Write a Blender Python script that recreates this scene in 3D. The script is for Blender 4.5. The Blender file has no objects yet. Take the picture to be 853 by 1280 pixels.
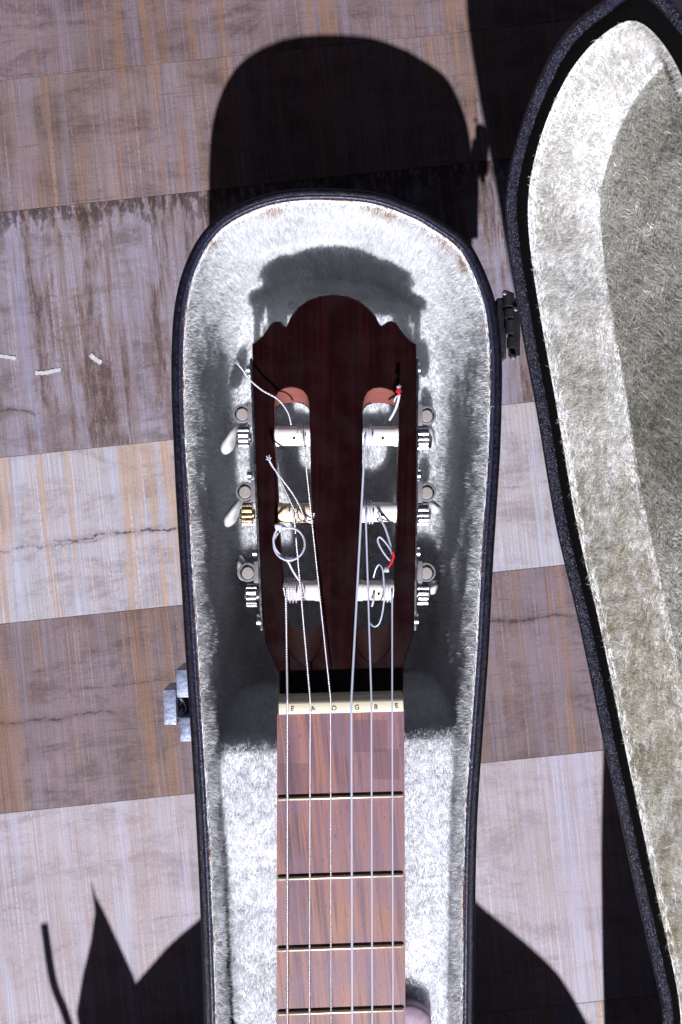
import bpy, bmesh, math, random
import numpy as np
from mathutils import Vector, Matrix
from mathutils.geometry import delaunay_2d_cdt

random.seed(7)
rng = np.random.default_rng(11)
R = math.radians
S = bpy.context.scene
COL = S.collection

# ------------------------------------------------------------------ camera
H = 0.512                      # camera height above the floor, metres
F = 1245.0                     # focal length in photograph pixels (35 mm lens, portrait)
cam = bpy.data.cameras.new('camera')
cam.sensor_fit = 'VERTICAL'
cam.sensor_height = 36.0
cam.lens = F / 1280.0 * 36.0
cam.clip_start = 0.01
cam.clip_end = 50
cam.dof.use_dof = True
cam.dof.focus_distance = H - 0.088
cam.dof.aperture_fstop = 16
camo = bpy.data.objects.new('camera', cam)
COL.objects.link(camo)
camo.location = (0, 0, H)
S.camera = camo

# ------------------------------------------------------------------ sky and sun
SUN_EL = 42.7
w = bpy.data.worlds.new('World')
S.world = w
w.use_nodes = True
wn = w.node_tree
bg = wn.nodes['Background']
sky = wn.nodes.new('ShaderNodeTexSky')
sky.sky_type = 'NISHITA'
sky.sun_disc = False
sky.sun_elevation = R(SUN_EL)
sky.sun_rotation = R(180)
tint = wn.nodes.new('ShaderNodeMix'); tint.data_type = 'RGBA'; tint.blend_type = 'MULTIPLY'
tint.inputs[0].default_value = 1.0
tint.inputs[7].default_value = (1.0, 0.68, 0.60, 1)      # light bounced about a warm room
wn.links.new(sky.outputs[0], tint.inputs[6])
wn.links.new(tint.outputs[2], bg.inputs[0])
bg.inputs[1].default_value = 0.018

sl = bpy.data.lights.new('sun', 'SUN')
sl.energy = 5.0
sl.angle = R(0.85)
sl.color = (0.975, 0.955, 1.0)
so = bpy.data.objects.new('sun', sl)
COL.objects.link(so)
# shadows fall towards +y (the top of the picture)
sdir = Vector((0.012, math.cos(R(SUN_EL)), -math.sin(R(SUN_EL))))
so.rotation_euler = sdir.to_track_quat('-Z', 'Y').to_euler()
so.location = (0, -1.0, 1.0)

S.view_settings.view_transform = 'Standard'
S.view_settings.look = 'None'
S.view_settings.exposure = 0.8
S.view_settings.gamma = 1
S.render.engine = 'CYCLES'
S.cycles.diffuse_bounces = 7
S.cycles.max_bounces = 12

# ------------------------------------------------------------------ helpers
def P(px, py, z):
    """world point at height z that lies under photograph position (px, py)"""
    k = (H - z) / F
    return Vector(((px - 426.5) * k, (640 - py) * k, z))

class Plane:
    """z = a + b x + c y"""
    def __init__(s, a, b, c):
        s.a, s.b, s.c = a, b, c
        s.n = Vector((-b, -c, 1)).normalized()
        s.u = Vector((1, 0, b)).normalized()
        s.v = s.n.cross(s.u)
        s.o = Vector((0, 0, a))
    def hit(s, px, py):
        gx, gy = (px - 426.5) / F, (640 - py) / F
        D = (H - s.a) / (1 + s.b * gx + s.c * gy)
        return Vector((gx * D, gy * D, H - D))
    def uv(s, p):
        d = p - s.o
        return (d.dot(s.u), d.dot(s.v))
    def pt(s, u, v, d=0.0):
        return s.o + s.u * u + s.v * v + s.n * d

def smooth_closed(pts, n, it=0):
    """Catmull-Rom through closed 2D/3D points, resampled evenly to n points"""
    P0 = np.array([tuple(p) for p in pts], float)
    m = len(P0); out = []
    for i in range(m):
        a, b, c, d = P0[i-1], P0[i], P0[(i+1) % m], P0[(i+2) % m]
        for t in np.linspace(0, 1, 12, endpoint=False):
            out.append(0.5*((2*b)+(-a+c)*t+(2*a-5*b+4*c-d)*t*t+(-a+3*b-3*c+d)*t**3))
    out = np.array(out)
    for _ in range(it):
        out = (np.roll(out, 1, 0) + 2*out + np.roll(out, -1, 0)) / 4
    q = np.vstack([out, out[:1]])
    L = np.r_[0, np.cumsum(np.linalg.norm(np.diff(q, axis=0), axis=1))]
    s = np.linspace(0, L[-1], n, endpoint=False)
    return np.stack([np.interp(s, L, q[:, k]) for k in range(q.shape[1])], 1)

def smooth_open(pts, per=8):
    P0 = [np.array(tuple(p), float) for p in pts]
    P0 = [2*P0[0]-P0[1]] + P0 + [2*P0[-1]-P0[-2]]
    out = []
    for i in range(1, len(P0)-2):
        a, b, c, d = P0[i-1:i+3]
        for t in np.linspace(0, 1, per, endpoint=False):
            out.append(0.5*((2*b)+(-a+c)*t+(2*a-5*b+4*c-d)*t*t+(-a+3*b-3*c+d)*t**3))
    out.append(P0[-2])
    return np.array(out)

def area2(c):
    x, y = c[:, 0], c[:, 1]
    return 0.5*np.sum(x*np.roll(y, -1) - np.roll(x, -1)*y)

def inset(c, d):
    """offset closed 2D contour (counter-clockwise) inwards by d"""
    t = np.roll(c, -1, 0) - np.roll(c, 1, 0)
    t /= np.linalg.norm(t, axis=1)[:, None]
    nrm = np.stack([-t[:, 1], t[:, 0]], 1)
    for _ in range(2):
        nrm = (np.roll(nrm, 1, 0) + 2*nrm + np.roll(nrm, -1, 0))
        nrm /= np.linalg.norm(nrm, axis=1)[:, None]
    return c + nrm*d

def link(o, parent=None):
    COL.objects.link(o)
    if parent is not None:
        o.parent = parent
        o.matrix_parent_inverse = Matrix.Translation(-WL(parent))
    return o

def WL(o):
    v = Vector(o.location)
    return v if o.parent is None else v

def mesh_obj(name, verts, faces, mat, parent=None, smooth=True, mats=None, fm=None):
    me = bpy.data.meshes.new(name)
    me.from_pydata([tuple(v) for v in verts], [], [tuple(f) for f in faces])
    for m in (mats or [mat]):
        me.materials.append(m)
    if fm is not None:
        me.polygons.foreach_set('material_index', fm)
    if smooth:
        me.polygons.foreach_set('use_smooth', [True]*len(me.polygons))
    me.update()
    o = bpy.data.objects.new(name, me)
    COL.objects.link(o)
    if parent is not None:
        o.parent = parent
        # parts keep their world coordinates: all parents are placed by location only
        o.matrix_parent_inverse = parent_world(parent).inverted()
    return o

def parent_world(p):
    m = Matrix.Translation(p.location)
    if p.parent is not None:
        return parent_world(p.parent) @ p.matrix_parent_inverse @ m
    return m

def thing(name, label, cat, loc, group=None):
    o = bpy.data.objects.new(name, None)
    o.empty_display_size = 0.02
    COL.objects.link(o)
    o.location = loc
    o['label'] = label; o['category'] = cat
    if group: o['group'] = group
    return o

def tag(o, label, cat, group=None):
    o['label'] = label; o['category'] = cat
    if group: o['group'] = group
    return o

def auto_smooth(o, ang=35):
    me = o.data
    me.polygons.foreach_set('use_smooth', [True]*len(me.polygons))
    bm = bmesh.new(); bm.from_mesh(me)
    for e in bm.edges:
        if len(e.link_faces) == 2 and e.calc_face_angle(0) > R(ang):
            e.smooth = False
    bm.to_mesh(me); bm.free()
    return o

def rings_mesh(rings, cap_first=False, cap_last=False, closed=True):
    """rings: list of (n,3) arrays"""
    n = len(rings[0]); V = np.vstack(rings); Fc = []
    for r in range(len(rings)-1):
        a, b = r*n, (r+1)*n
        for i in range(n if closed else n-1):
            j = (i+1) % n
            Fc.append((a+i, a+j, b+j, b+i))
    if cap_first: Fc.append(tuple(range(n))[::-1])
    if cap_last: Fc.append(tuple((len(rings)-1)*n+i for i in range(n)))
    return V, Fc

def bmesh_obj(name, bm, mat, parent=None, smooth_ang=35):
    bmesh.ops.recalc_face_normals(bm, faces=bm.faces)
    me = bpy.data.meshes.new(name)
    bm.to_mesh(me); bm.free()
    me.materials.append(mat)
    o = bpy.data.objects.new(name, me)
    COL.objects.link(o)
    if parent is not None:
        o.parent = parent
        o.matrix_parent_inverse = parent_world(parent).inverted()
    return auto_smooth(o, smooth_ang)

def frame(x, y=None, z=None, loc=(0, 0, 0)):
    m = Matrix((x, y, z)).transposed().to_4x4()
    m.translation = loc
    return m

def bm_box(bm, size, mtx, bev=0.0):
    r = bmesh.ops.create_cube(bm, size=1.0)
    vs = r['verts']
    bmesh.ops.scale(bm, vec=size, verts=vs)
    if bev > 0:
        es = list({e for v in vs for e in v.link_edges})
        r2 = bmesh.ops.bevel(bm, geom=es, offset=bev, segments=2, profile=0.6, affect='EDGES')
        vs = list({v for f in r2['faces'] for v in f.verts} | {v for v in vs if v.is_valid})
    bmesh.ops.transform(bm, matrix=mtx, verts=vs)
    return vs

def box_obj(name, size, mtx, mat, parent=None, bev=0.0):
    bm = bmesh.new(); bm_box(bm, size, mtx, bev)
    return bmesh_obj(name, bm, mat, parent)

def lathe(bm, prof, mtx, seg=28):
    """prof: list of (r, h) around local z"""
    rows = []
    for r, h in prof:
        row = []
        if r < 1e-9:
            row = [bm.verts.new(mtx @ Vector((0, 0, h)))]
        else:
            for i in range(seg):
                a = 2*math.pi*i/seg
                row.append(bm.verts.new(mtx @ Vector((r*math.cos(a), r*math.sin(a), h))))
        rows.append(row)
    for a, b in zip(rows, rows[1:]):
        for i in range(seg):
            j = (i+1) % seg
            q = [a[i % len(a)], a[j % len(a)], b[j % len(b)], b[i % len(b)]]
            q = list(dict.fromkeys(q))
            if len(q) > 2: bm.faces.new(q)

def tube_geo(pts, rad, seg=8, taper=False):
    pts = np.asarray(pts, float)
    n = len(pts)
    T = np.gradient(pts, axis=0); T /= np.linalg.norm(T, axis=1)[:, None] + 1e-12
    ref = np.array([0.123, 0.31, 0.94])
    u = np.cross(T[0], ref); u /= np.linalg.norm(u)
    rings = []
    for i in range(n):
        u = u - T[i]*np.dot(u, T[i]); u /= np.linalg.norm(u)
        v = np.cross(T[i], u)
        r = rad if np.isscalar(rad) else rad[i]
        a = np.linspace(0, 2*np.pi, seg, endpoint=False)
        rings.append(pts[i] + r*(np.cos(a)[:, None]*u + np.sin(a)[:, None]*v))
    return rings_mesh(rings, True, True)

def tube(name, pts, rad, mat, parent=None, seg=8):
    V, Fc = tube_geo(pts, rad, seg)
    return mesh_obj(name, V, Fc, mat, parent)

# ------------------------------------------------------------------ node shorthand
class N:
    def __init__(s, name, rough=0.5):
        s.m = bpy.data.materials.new(name); s.m.use_nodes = True
        s.t = s.m.node_tree; s.b = s.t.nodes['Principled BSDF']
        s.b.inputs['Roughness'].default_value = rough
        s.out = s.t.nodes['Material Output']
    def new(s, ty, **kw):
        n = s.t.nodes.new(ty)
        for k, v in kw.items(): setattr(n, k, v)
        return n
    def put(s, sock, v):
        if isinstance(v, bpy.types.NodeSocket): s.t.links.new(v, sock)
        elif isinstance(v, (int, float)) and sock.type == 'RGBA': sock.default_value = (v, v, v, 1)
        elif isinstance(v, tuple) and sock.type == 'RGBA' and len(v) == 3: sock.default_value = (*v, 1)
        else: sock.default_value = v
    def obj(s): return s.new('ShaderNodeTexCoord').outputs['Object']
    def mp(s, vec, scale=(1, 1, 1), loc=(0, 0, 0), rot=(0, 0, 0)):
        n = s.new('ShaderNodeMapping'); s.put(n.inputs['Vector'], vec)
        n.inputs['Scale'].default_value = scale; n.inputs['Location'].default_value = loc
        n.inputs['Rotation'].default_value = rot
        return n.outputs[0]
    def noise(s, vec, scale=1, detail=2, rough=0.5, dist=0.0, col=False):
        n = s.new('ShaderNodeTexNoise'); s.put(n.inputs['Vector'], vec)
        n.inputs['Scale'].default_value = scale; n.inputs['Detail'].default_value = detail
        n.inputs['Roughness'].default_value = rough; n.inputs['Distortion'].default_value = dist
        return n.outputs['Color' if col else 'Fac']
    def math(s, op, a, b=0.0, c=0.0, clamp=False):
        n = s.new('ShaderNodeMath', operation=op, use_clamp=clamp)
        s.put(n.inputs[0], a); s.put(n.inputs[1], b); s.put(n.inputs[2], c)
        return n.outputs[0]
    def ss(s, v, lo, hi, a=0.0, b=1.0):
        n = s.new('ShaderNodeMapRange', interpolation_type='SMOOTHSTEP')
        s.put(n.inputs['Value'], v)
        n.inputs['From Min'].default_value = lo; n.inputs['From Max'].default_value = hi
        n.inputs['To Min'].default_value = a; n.inputs['To Max'].default_value = b
        return n.outputs[0]
    def mix(s, f, a, b, mode='MIX'):
        n = s.new('ShaderNodeMix', data_type='RGBA', blend_type=mode)
        s.put(n.inputs[0], f); s.put(n.inputs[6], a); s.put(n.inputs[7], b)
        return n.outputs[2]
    def sep(s, vec):
        n = s.new('ShaderNodeSeparateXYZ'); s.put(n.inputs[0], vec); return n.outputs
    def vor(s, vec, scale, feature='F1', out='Distance'):
        n = s.new('ShaderNodeTexVoronoi', feature=feature); s.put(n.inputs['Vector'], vec)
        n.inputs['Scale'].default_value = scale
        return n.outputs[out]
    def bump(s, h, dist=0.001, strength=1.0):
        n = s.new('ShaderNodeBump'); s.put(n.inputs['Height'], h)
        n.inputs['Distance'].default_value = dist; n.inputs['Strength'].default_value = strength
        s.t.links.new(n.outputs[0], s.b.inputs['Normal'])
    def base(s, v): s.put(s.b.inputs['Base Color'], v); return s
    def set(s, k, v): s.put(s.b.inputs[k], v); return s

def plain(name, col, rough=0.5, metal=0.0, spec=0.5, var=0.25, scale=600, bump=0.0):
    n = N(name, rough)
    o = n.obj()
    f = n.noise(o, scale, 3, 0.6)
    n.base(n.mix(f, tuple(c*(1-var) for c in col), tuple(min(1, c*(1+var)) for c in col)))
    n.set('Metallic', metal).set('Specular IOR Level', spec)
    n.set('Roughness', n.ss(n.noise(o, scale*0.4, 2), 0.3, 0.7, rough*0.8, min(1, rough*1.2)))
    if bump: n.bump(n.noise(o, scale*1.5, 3), bump, 1.0)
    return n.m

# ------------------------------------------------------------------ materials
def plank_mat(name, ca, cb, streak, dark, sa=0.5, da=0.0, grain=0.5, cracks=(), worn=0.0, seed=0.0):
    ca, cb, streak, dark = (tuple(v*0.62 for v in q) for q in (ca, cb, streak, dark))
    """x runs along the plank, y across it.  cracks: (x0, x1, y, strength, wander)"""
    n = N(name, 0.55)
    o = n.obj()
    o = n.mp(o, loc=(seed, seed*0.37, 0))
    big = n.noise(n.mp(o, (14, 10, 1)), 1, 3, 0.6)
    col = n.mix(n.ss(big, 0.35, 0.65), ca, cb)
    # weather patches
    pt = n.noise(n.mp(o, (22, 52, 1)), 1, 7, 0.78, 0.4)
    col = n.mix(n.math('MULTIPLY', n.ss(pt, 0.44, 0.64), 0.62), col, dark)
    cl = n.noise(n.mp(o, (60, 4, 1), loc=(13, 4, 0)), 1, 3, 0.7)
    col = n.mix(n.math('MULTIPLY', n.ss(cl, 0.50, 0.62), 0.6), col, (cb[0]*1.02, cb[1]*1.12, cb[2]*1.28))
    # wide warm and cool bands running across the plank
    st = n.noise(n.mp(o, (75, 3.0, 1), loc=(3, 1, 0)), 1, 4, 0.8)
    col = n.mix(n.math('MULTIPLY', n.ss(st, 0.50, 0.60), min(1, sa*1.1)), col, streak)
    st2 = n.noise(n.mp(o, (330, 5, 1), loc=(7, 5, 0)), 1, 2, 0.6)
    col = n.mix(n.math('MULTIPLY', n.ss(st2, 0.62, 0.72), sa*0.8), col, streak)
    if da > 0:      # dark brown runs
        sx = n.noise(n.mp(o, (70, 8, 1), loc=(1, 9, 0)), 1, 6, 0.75, 0.3)
        brk = n.noise(n.mp(o, (380, 130, 1)), 1, 5, 0.7)
        col = n.mix(n.math('MULTIPLY', n.ss(sx, 0.45, 0.55), 0.48), col, tuple(v*0.85 for v in streak))
        f = n.math('MULTIPLY', n.ss(sx, 0.50, 0.61), n.ss(brk, 0.28, 0.58))
        col = n.mix(n.math('MULTIPLY', f, da), col, dark)
    # hair-line saw marks across the plank, very fine
    saw = n.noise(n.mp(o, (1900, 14, 1)), 1, 2, 0.7)
    col = n.mix(n.math('MULTIPLY', n.ss(saw, 0.35, 0.68), 0.48), col, tuple(c*0.42 for c in ca))
    saw2 = n.noise(n.mp(o, (1100, 9, 1), loc=(5, 2, 0)), 1, 1, 0.5)
    brk2 = n.noise(n.mp(o, (900, 500, 1)), 1, 3, 0.6)
    col = n.mix(n.math('MULTIPLY', n.math('MULTIPLY', n.ss(saw2, 0.6, 0.72), n.ss(brk2, 0.4, 0.55)), 0.45), col,
                tuple(min(0.75, c*1.4+0.04) for c in cb))
    # woven look: short pale and dark flecks
    fk = n.noise(n.mp(o, (900, 2600, 1)), 1, 3, 0.7)
    col = n.mix(n.math('MULTIPLY', n.ss(fk, 0.50, 0.72), 0.40), col, tuple(c*0.45 for c in ca))
    fk2 = n.noise(n.mp(o, (1500, 1100, 1), loc=(4, 4, 0)), 1, 2, 0.6)
    col = n.mix(n.math('MULTIPLY', n.ss(fk2, 0.55, 0.75), 0.35), col, tuple(min(0.7, c*1.5+0.02) for c in cb))
    # grain along the plank
    gr = n.noise(n.mp(o, (35, 900, 1)), 1, 5, 0.75, 0.6)
    col = n.mix(n.math('MULTIPLY', n.ss(gr, 0.56, 0.72), grain), col, dark)
    gr2 = n.noise(n.mp(o, (140, 1500, 1), loc=(2, 8, 0)), 1, 4, 0.7)
    col = n.mix(n.math('MULTIPLY', n.ss(gr2, 0.58, 0.70), grain*0.8), col, tuple(c*0.5 for c in dark))
    hh = n.math('ADD', n.math('MULTIPLY', saw, 0.5), gr2)
    xs = n.sep(n.obj())
    for (x0, x1, y, stg, wan) in cracks:
        wob = n.noise(n.mp(n.obj(), (42, 12, 1), loc=(y*91, y*57, 0)), 1, 6, 0.62)
        yy = n.math('ADD', y, n.math('MULTIPLY', n.math('SUBTRACT', wob, 0.5), wan))
        d = n.math('ABSOLUTE', n.math('SUBTRACT', xs[1], yy))
        wd = n.noise(n.mp(n.obj(), (160, 20, 1), loc=(y*31, 3, 0)), 1, 3, 0.7)
        wid = n.ss(wd, 0.38, 0.72, 0.00002, 0.0011)
        f = n.math('LESS_THAN', d, wid)
        f = n.math('MULTIPLY', f, n.math('MULTIPLY', n.ss(xs[0], x0-0.004, x0+0.01), n.ss(xs[0], x1-0.01, x1+0.004, 1, 0)))
        f = n.math('MULTIPLY', f, n.math('MULTIPLY', n.ss(n.noise(n.mp(n.obj(), (700, 500, 1)), 1, 4, 0.7), 0.36, 0.52), stg))
        soft = n.math('MULTIPLY', n.ss(d, 0.0, 0.0035, 0.35*stg, 0.0),
                      n.math('MULTIPLY', n.ss(xs[0], x0-0.004, x0+0.01), n.ss(xs[0], x1-0.01, x1+0.004, 1, 0)))
        col = n.mix(soft, col, dark)
        col = n.mix(f, col, (0.03, 0.02, 0.025))
        hh = n.math('SUBTRACT', hh, n.math('MULTIPLY', f, 2.0))
    if worn > 0:    # pale chipped print along the upper edge of the plank
        ew = n.noise(n.mp(n.obj(), (260, 90, 1)), 1, 5, 0.75)
        edge = n.ss(xs[1], worn-0.032, worn, 0, 1)
        f = n.math('MULTIPLY', n.ss(n.math('ADD', ew, n.math('MULTIPLY', edge, 0.24)), 0.66, 0.76), 0.8)
        f = n.math('MULTIPLY', f, edge)
        col = n.mix(f, col, tuple(c*0.55 for c in dark))
    n.base(col)
    n.set('Specular IOR Level', 0.25)
    n.bump(hh, 0.00012, 0.6)
    return n.m

def leather(name, col, scale=700, bump=0.0004, rough=0.42, spec=0.4):
    n = N(name, rough)
    o = n.obj()
    wv = n.noise(o, 120, 4, 0.6, col=True)
    wo = n.mix(0.02, o, wv)
    d = n.vor(wo, scale, 'DISTANCE_TO_EDGE')
    h = n.ss(d, 0.0, 0.35)
    big = n.noise(o, 240, 5, 0.7)
    fine = n.noise(o, 2200, 3, 0.6)
    h2 = n.math('ADD', n.math('ADD', h, n.math('MULTIPLY', big, 1.5)), n.math('MULTIPLY', fine, 0.6))
    n.base(n.mix(n.ss(big, 0.4, 0.7), col, tuple(c*1.7+0.001 for c in col)))
    n.set('Specular IOR Level', spec)
    n.set('Roughness', n.ss(big, 0.3, 0.7, rough*0.85, rough*1.25))
    n.bump(h2, bump, 0.6)
    return n.m

M = {}
M['leather'] = leather('black_leatherette', (0.0020, 0.0021, 0.0068), 1100, 0.00009, 0.40, 0.22)
M['leather_lid'] = leather('lid_leatherette', (0.0045, 0.0050, 0.0150), 480, 0.00085, 0.38, 0.40)
M['piping'] = plain('navy_piping', (0.015, 0.016, 0.048), 0.4, 0, 0.6, 0.6, 900, 0.0003)
M['groove'] = plain('black_gap_shade', (0.002, 0.002, 0.0022), 0.95, 0, 0.05, 0.4, 900, 0.0004)
M['stain'] = plain('brown_glue_stain', (0.09, 0.035, 0.018), 0.8, 0, 0.2, 0.7, 300, 0.0004)
M['cloth_white'] = plain('white_plush_backing', (0.66, 0.67, 0.69), 0.9, 0, 0.1, 0.2, 300, 0.0004)
M['cloth_shade'] = plain('shade_grey_plush_backing', (0.20, 0.20, 0.18), 0.95, 0, 0.1, 0.3, 300, 0.0004)  # darker backing: the lid back's shade put into the colour
M['steel'] = plain('nickel_steel', (0.46, 0.46, 0.50), 0.3, 1.0, 0.5, 0.15, 900, 0.00004)
M['dullsteel'] = plain('dull_galvanised_steel', (0.20, 0.23, 0.33), 0.5, 0.5, 0.5, 0.8, 420, 0.0002)
M['darksteel'] = plain('blackened_steel', (0.05, 0.05, 0.06), 0.35, 0.8, 0.5, 0.4, 500, 0.0001)
M['brass'] = plain('brass', (0.50, 0.39, 0.22), 0.3, 1.0, 0.5, 0.2, 900, 0.00004)
M['fretwire'] = plain('fret_nickel', (0.62, 0.58, 0.42), 0.4, 0.6, 0.5, 0.1, 900)
M['cup'] = plain('grey_cast_metal', (0.22, 0.22, 0.24), 0.5, 0.4, 0.5, 0.2, 500, 0.00005)
M['disc'] = plain('worn_screw_head', (0.30, 0.275, 0.265), 0.55, 0.2, 0.5, 0.3, 1200, 0.0001)
M['ivory'] = plain('ivory_plastic', (0.56, 0.52, 0.40), 0.4, 0, 0.5, 0.05, 200)
M['ink'] = plain('black_ink', (0.02, 0.018, 0.03), 0.6, 0, 0.2, 0.3, 2500)
M['red'] = plain('red_thread', (0.50, 0.015, 0.03), 0.5, 0, 0.5, 0.2, 900)
M['scrap'] = plain('white_scrap', (0.38, 0.38, 0.41), 0.6, 0, 0.3, 0.15, 500, 0.0002)
M['shadow_card'] = plain('grey_shadow_card', (0.25, 0.24, 0.23), 0.8, 0, 0.2, 0.15, 200)
M['ebony'] = plain('dark_lacquered_wood', (0.012, 0.005, 0.005), 0.3, 0, 0.5, 0.3, 120)

n = N('white_roller_plastic', 0.35)
n.base((0.80, 0.78, 0.76)); n.set('Subsurface Weight', 0.35); n.set('Subsurface Radius', (0.002, 0.0018, 0.0015))
M['roller'] = n.m
n = N('yellowed_roller_plastic', 0.35)
n.base(n.mix(n.ss(n.noise(n.mp(n.obj(), (400, 60, 60)), 1, 2), 0.4, 0.6), (0.80, 0.74, 0.62), (0.70, 0.50, 0.28)))
n.set('Subsurface Weight', 0.3); n.set('Subsurface Radius', (0.002, 0.0018, 0.001))
M['roller_old'] = n.m
n = N('pearl_plastic', 0.25)
n.base(n.mix(n.ss(n.noise(n.obj(), 260, 4, 0.6), 0.4, 0.65), (0.56, 0.55, 0.52), (0.42, 0.44, 0.46)))
n.set('Subsurface Weight', 0.4); n.set('Subsurface Radius', (0.002, 0.002, 0.002))
M['pearl'] = n.m
n = N('mauve_plastic', 0.45)
n.base(n.mix(n.ss(n.noise(n.obj(), 160, 3), 0.35, 0.65), (0.24, 0.165, 0.23), (0.36, 0.29, 0.38)))
M['mauve'] = n.m

def string_mat(name, col, wound):
    n = N(name, 0.3)
    n.base(col); n.set('Metallic', 0.6 if wound else 0.0); n.set('Specular IOR Level', 0.7)
    if wound:
        y = n.sep(n.obj())[1]
        n.bump(n.math('SINE', n.math('MULTIPLY', y, 9000)), 0.0001, 0.7)
    else:
        n.set('Subsurface Weight', 0.2)
    return n.m
M['wound'] = string_mat('silver_wound_string', (0.50, 0.48, 0.54), True)
M['nylon'] = string_mat('clear_nylon_string', (0.46, 0.46, 0.57), False)

# headstock veneer: almost black red-brown
n = N('dark_rosewood_veneer', 0.28)
o = n.obj()
g = n.noise(n.mp(o, (420, 9, 60)), 1, 4, 0.65, 0.4)
g2 = n.noise(n.mp(o, (90, 4, 20)), 1, 3, 0.6)
c = n.mix(n.ss(g, 0.4, 0.7), (0.0055, 0.0009, 0.0012), (0.0120, 0.0020, 0.0026))
c = n.mix(n.math('MULTIPLY', n.ss(g2, 0.5, 0.68), 0.6), c, (0.0150, 0.0024, 0.0030))
dust = n.vor(o, 330, 'F1')
c = n.mix(n.ss(dust, 0.03, 0.07, 0.25, 0.0), c, (0.12, 0.08, 0.08))
n.base(c); n.set('Specular IOR Level', 0.3); n.bump(g, 0.00004, 0.4)
n.set('Roughness', n.ss(n.noise(o, 90, 4), 0.3, 0.7, 0.24, 0.4))
M['veneer'] = n.m
# bare mahogany inside the slots
n = N('bare_mahogany', 0.5)
g = n.noise(n.mp(n.obj(), (120, 120, 700)), 1, 4, 0.6)
n.base(n.mix(g, (0.11, 0.030, 0.025), (0.22, 0.075, 0.062)))
M['mahogany'] = n.m
n = N('neck_mahogany', 0.35)
g = n.noise(n.mp(n.obj(), (500, 20, 500)), 1, 4, 0.6)
n.base(n.mix(g, (0.03, 0.008, 0.008), (0.075, 0.02, 0.015)))
M['neck'] = n.m
# rosewood fingerboard
n = N('rosewood_fingerboard', 0.45)
o = n.obj()
wob = n.mp(o, (1, 1, 1), rot=(0, 0, R(-5)))
g = n.noise(n.mp(wob, (210, 9, 30)), 1, 4, 0.62, 0.5)
g2 = n.noise(n.mp(wob, (650, 16, 60), loc=(3, 3, 0)), 1, 3, 0.6)
c = n.mix(n.ss(g, 0.40, 0.66), (0.235, 0.108, 0.084), (0.105, 0.054, 0.078))
c = n.mix(n.math('MULTIPLY', n.ss(g2, 0.5, 0.68), 0.7), c, (0.050, 0.025, 0.040))
big = n.noise(n.mp(o, (30, 25, 10)), 1, 3, 0.6)
c = n.mix(n.math('MULTIPLY', n.ss(big, 0.42, 0.62), 0.55), c, (0.155, 0.092, 0.135))
pore = n.noise(n.mp(wob, (2600, 420, 200)), 1, 2, 0.5)
c = n.mix(n.math('MULTIPLY', n.ss(pore, 0.66, 0.74), 0.85), c, (0.03, 0.012, 0.02))
# square darker patches near the nut, where worn finish has been touched up
xs = n.sep(o)
def rect(n, x0, x1, y0, y1):
    def band(v, a, b): return n.math('MULTIPLY', n.ss(v, a-0.0004, a+0.0004), n.ss(v, b-0.0004, b+0.0004, 1, 0))
    return n.math('MULTIPLY', band(xs[0], x0, x1), band(xs[1], y0, y1))
for (a, b) in (((442, 900), (484, 940)), ((466, 936), (500, 974)), ((347, 954), (388, 992))):
    p, q = P(*a, 0.097), P(*b, 0.097)
    f = n.math('MULTIPLY', rect(n, p.x, q.x, q.y, p.y), 0.42)
    c = n.mix(f, c, (0.065, 0.030, 0.050))
n.base(c); n.set('Specular IOR Level', 0.35)
n.bump(n.math('ADD', pore, g2), 0.0001, 0.4)
M['finger'] = n.m

def fur_mat(name, tint):
    n = N(name, 0.5)
    a = n.new('ShaderNodeAttribute', attribute_name='tone').outputs['Color']
    c = n.mix(1.0, a, tint, 'MULTIPLY')
    n.base(c); n.set('Specular IOR Level', 0.55); n.set('Roughness', 0.38)
    tr = n.new('ShaderNodeBsdfTranslucent'); n.put(tr.inputs[0], c)
    mx = n.new('ShaderNodeMixShader'); mx.inputs[0].default_value = 0.45
    n.t.links.new(n.b.outputs[0], mx.inputs[1]); n.t.links.new(tr.outputs[0], mx.inputs[2])
    n.t.links.new(mx.outputs[0], n.out.inputs[0])
    return n.m
M['fur'] = fur_mat('white_plush_pile', (0.89, 0.91, 0.94))
M['fur_lid'] = fur_mat('aged_white_plush_pile', (0.86, 0.86, 0.845))
M['fur_pad'] = fur_mat('bright_white_plush_pile', (0.935, 0.95, 0.99))
M['fur_shade'] = fur_mat('shade_grey_plush_pile', (0.74, 0.74, 0.705))  # lid back's shade painted in as a darker plush colour

# ------------------------------------------------------------------ fur
def field(p, freq, seed):
    r = np.random.default_rng(seed)
    out = np.zeros(len(p))
    for k in range(7):
        d = r.normal(size=3); d /= np.linalg.norm(d)
        out += np.sin(p @ d * freq*(0.6+0.9*r.random()) + r.random()*6.28 + 1.3*np.sin(p @ np.roll(d, 1)*freq*0.7))
    return out/7*1.9

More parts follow.
